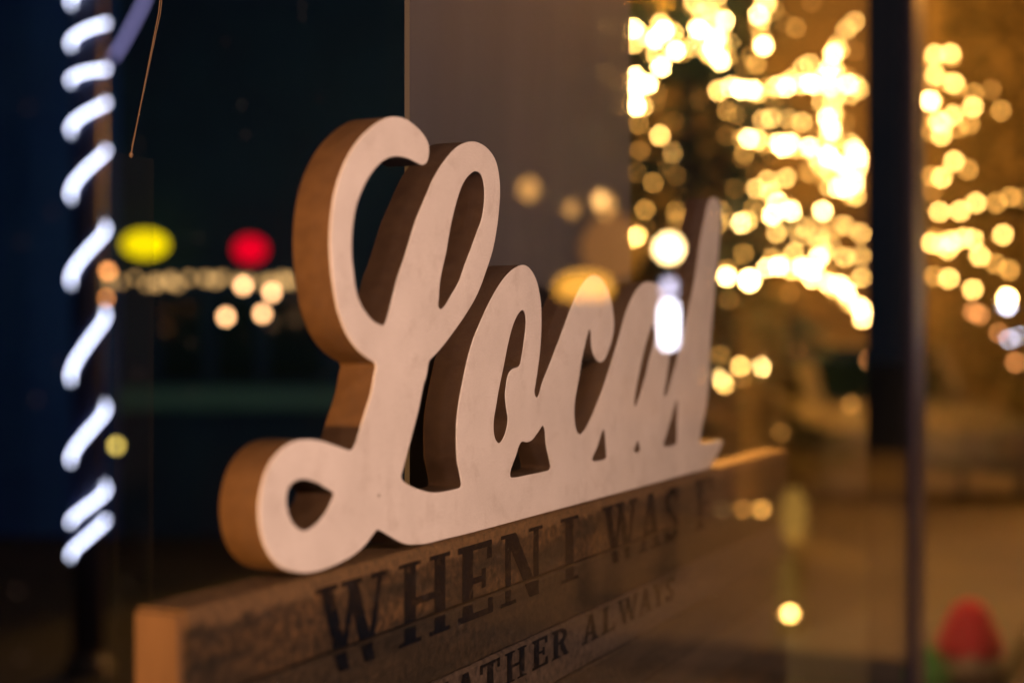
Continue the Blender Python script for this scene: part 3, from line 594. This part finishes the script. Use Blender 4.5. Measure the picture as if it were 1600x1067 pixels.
# ------------------------------------------------------------------ parked car (behind the right end of the board)
cp = at(1345, 544, 12.5); cp.z = GZ
car = empty('parked_car', cp, 'dull silver parked car behind the lower right end of the board', 'car')
ca = math.radians(205); cu_ = Vector((math.cos(ca), math.sin(ca), 0)); cv_ = Vector((-math.sin(ca), math.cos(ca), 0))
def cpt(u, v, z): p = cp + cu_ * u + cv_ * v; return (p.x, p.y, GZ + z)
def loft(mb, secs):
    n = len(secs[0]); pts = [cpt(*p) for s in secs for p in s]; f = []
    for i in range(len(secs) - 1):
        for j in range(n): f.append((i*n + j, i*n + (j+1) % n, (i+1)*n + (j+1) % n, (i+1)*n + j))
    f += [tuple(range(n))[::-1], tuple((len(secs)-1)*n + j for j in range(n))]
    return mb.poly(pts, f)
def ring(v, k, inset): return [(u * (1 - 0.02 * inset), v, z) for u, z in k]
prof = [(2.1,0.35),(2.15,0.60),(2.0,0.78),(1.1,0.95),(-1.5,0.98),(-2.05,0.92),(-2.12,0.55),(-2.05,0.32),(-1.2,0.25),(1.3,0.25)]
loft(MB(), [ring(-0.84, prof, 3), ring(-0.75, prof, 0), ring(0.75, prof, 0), ring(0.84, prof, 3)]).build('body', M['car'], car, smooth=False)
cab = [(1.0,0.955),(0.35,1.42),(-0.9,1.45),(-1.6,0.985)]
loft(MB(), [[(u*0.9, -0.66, z) for u, z in cab], [(u, -0.6, z) for u, z in cab], [(u, 0.6, z) for u, z in cab], [(u*0.9, 0.66, z) for u, z in cab]]).build('cabin', M['car'], car)
MB().poly([cpt(1.0,-0.55,0.99), cpt(1.0,0.55,0.99), cpt(0.40,0.52,1.41), cpt(0.40,-0.52,1.41)], [(0,1,2,3)]).build('windscreen', M['pane_dark'], car)
for s in (-1, 1):
    MB().poly([cpt(0.72,0.675*s,1.0), cpt(-1.3,0.675*s,1.02), cpt(-0.8,0.64*s,1.40), cpt(0.30,0.64*s,1.38)], [(0,1,2,3)]).build('side_window', M['pane_dark'], car)
    MB().poly([cpt(2.16,0.45*s,0.58), cpt(2.14,0.72*s,0.58), cpt(2.08,0.72*s,0.72), cpt(2.10,0.45*s,0.72)], [(0,1,2,3)]).build('headlight', M['stone_trim'], car)
    for u in (1.35, -1.35):
        wpts = [cpt(u, (0.68 + 0.2 * k) * s, 0.31) for k in (0, 1)]
        wl = MB().tube(wpts, 0.31, 18).build('wheel', M['tyre'], car)

# ------------------------------------------------------------------ pavement things seen as reflections in the pane
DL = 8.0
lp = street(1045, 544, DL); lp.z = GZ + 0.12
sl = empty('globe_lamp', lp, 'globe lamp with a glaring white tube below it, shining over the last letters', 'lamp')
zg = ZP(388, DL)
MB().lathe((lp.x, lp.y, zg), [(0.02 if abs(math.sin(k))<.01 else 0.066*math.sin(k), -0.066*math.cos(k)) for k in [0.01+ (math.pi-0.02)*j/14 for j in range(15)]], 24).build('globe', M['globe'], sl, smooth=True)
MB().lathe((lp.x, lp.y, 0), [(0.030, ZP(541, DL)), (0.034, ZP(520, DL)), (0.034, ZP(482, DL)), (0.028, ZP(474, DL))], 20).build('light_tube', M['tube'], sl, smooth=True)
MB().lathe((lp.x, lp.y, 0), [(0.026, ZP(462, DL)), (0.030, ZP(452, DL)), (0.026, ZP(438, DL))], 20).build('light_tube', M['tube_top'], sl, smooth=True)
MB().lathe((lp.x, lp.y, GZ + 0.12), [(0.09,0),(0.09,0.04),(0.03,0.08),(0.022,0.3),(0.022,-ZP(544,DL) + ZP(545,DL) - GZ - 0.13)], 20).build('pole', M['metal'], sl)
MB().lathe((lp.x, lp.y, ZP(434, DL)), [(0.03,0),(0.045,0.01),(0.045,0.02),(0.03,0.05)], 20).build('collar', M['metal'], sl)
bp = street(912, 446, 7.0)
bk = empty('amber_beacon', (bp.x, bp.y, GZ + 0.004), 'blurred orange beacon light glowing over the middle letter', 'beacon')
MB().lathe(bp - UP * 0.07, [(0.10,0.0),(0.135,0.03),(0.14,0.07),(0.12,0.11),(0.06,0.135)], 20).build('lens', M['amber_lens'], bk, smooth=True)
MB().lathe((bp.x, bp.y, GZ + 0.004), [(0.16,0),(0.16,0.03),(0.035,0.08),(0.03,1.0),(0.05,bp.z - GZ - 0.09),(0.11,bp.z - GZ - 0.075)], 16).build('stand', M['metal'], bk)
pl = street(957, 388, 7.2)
ln = empty('orange_glow_emitter', (pl.x, pl.y, GZ + 0.12), 'added dull orange lantern glow over the smoky panel, above the middle letters', 'emitter')  # glowing shape added to make the orange glow on the panel
MB().lathe(pl, [(0.03,-0.17),(0.10,-0.14),(0.155,-0.06),(0.165,0.02),(0.13,0.10),(0.08,0.15),(0.03,0.17)], 20).build('glow_body', M['soft_amber'], ln, smooth=True)
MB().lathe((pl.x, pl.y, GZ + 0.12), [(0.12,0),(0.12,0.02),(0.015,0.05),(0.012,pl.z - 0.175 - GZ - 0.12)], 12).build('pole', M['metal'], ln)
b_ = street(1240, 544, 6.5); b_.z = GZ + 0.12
bo = empty('streak_emitter', b_, 'added dim yellow lantern post at the right end of the plank board', 'emitter')  # glowing shapes added to make the reflected yellow streak
MB().lathe((b_.x, b_.y, 0), [(0.02, ZP(846, 6.5)), (0.05, ZP(835, 6.5)), (0.058, ZP(800, 6.5)), (0.05, ZP(778, 6.5)), (0.02, ZP(764, 6.5))], 16).build('streak_shade', M['emitter'], bo, smooth=True)
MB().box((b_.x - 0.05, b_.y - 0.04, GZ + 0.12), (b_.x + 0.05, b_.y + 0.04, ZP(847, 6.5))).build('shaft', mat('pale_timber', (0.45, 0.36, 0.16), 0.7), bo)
MB().lathe((b_.x - 0.12, b_.y, 0), [(0.02, ZP(1000, 6.5)), (0.05, ZP(985, 6.5)), (0.055, ZP(930, 6.5)), (0.045, ZP(880, 6.5)), (0.015, ZP(862, 6.5))], 16).build('streak_shade', M['emitter_dim'], bo, smooth=True)
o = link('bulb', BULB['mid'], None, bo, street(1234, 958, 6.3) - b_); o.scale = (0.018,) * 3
# amber-lit kiosk added for its haze mirrored over the last letters
kx = 10.6; ky0 = street(965, 544, 12.0); ky1 = street(1215, 544, 12.0)
ya, yb_ = min(ky0.y, ky1.y), max(ky0.y, ky1.y)
kk = empty('haze_block', (kx, 0.5 * (ya + yb_), GZ + 0.004), 'added amber-lit kiosk mirrored across the last letters of the word sign', 'block')
MB().box((kx, ya, GZ + 0.004), (kx + 1.6, yb_, 0.50)).build('wall', M['stone'], kk)
MB().box((kx - 0.35, ya - 0.2, 0.502), (kx + 1.8, yb_ + 0.2, 0.60)).build('roof', M['metal'], kk)
MB().box((kx - 0.25, ya + 0.1, -0.55), (kx - 0.002, yb_ - 0.1, -0.48)).build('counter', M['stone_trim'], kk)
nb = 9
for k in range(nb):
    u0 = ya + 0.1 + (yb_ - ya - 0.2) * k / nb; u1 = ya + 0.1 + (yb_ - ya - 0.2) * (k + 0.92) / nb
    MB().box((kx - 0.03, u0, GZ + 0.05), (kx - 0.002, u1, -0.56)).build('board', M['stone_trim'], kk)
# gnome ornament and green cone on the pavement
g = street(1514, 544, 5.6); g.z = GZ + 0.12
gn = empty('gnome_ornament', g, 'gnome ornament with a tall red hat at the lower right', 'ornament')
zh = ZP(1010, 5.6) - g.z
MB().lathe(g, [(0.10,0),(0.13,0.02),(0.13,zh*0.4),(0.10,zh*0.8),(0.07,zh+0.02)], 20).build('body', M['beard'], gn, smooth=True)
MB().lathe(g, [(0.120,zh-0.03),(0.128,zh+0.0),(0.112,zh+0.05),(0.095,zh+0.09),(0.078,zh+0.13),(0.055,zh+0.165),(0.02,zh+0.185)], 20).build('hat', M['red'], gn, smooth=True)
MB().lathe(g + Vector((-0.115,0.02,zh-0.03)), [(0.004,-0.028),(0.022,-0.016),(0.028,0),(0.022,0.016),(0.004,0.028)], 12).build('nose', M['skin'], gn, smooth=True)
g = street(1449, 544, 5.4); g.z = GZ + 0.12
zh = ZP(1008, 5.4) - g.z
oc = MB().lathe(g, [(0.075,0),(0.09,0.02),(0.08,0.06),(0.06,zh*0.6),(0.03,zh*0.9),(0.008,zh)], 20).build('cone_ornament', M['green'], base=g, smooth=True)
tag(oc, 'green felt cone ornament between the frame post and the red-hatted gnome', 'ornament')
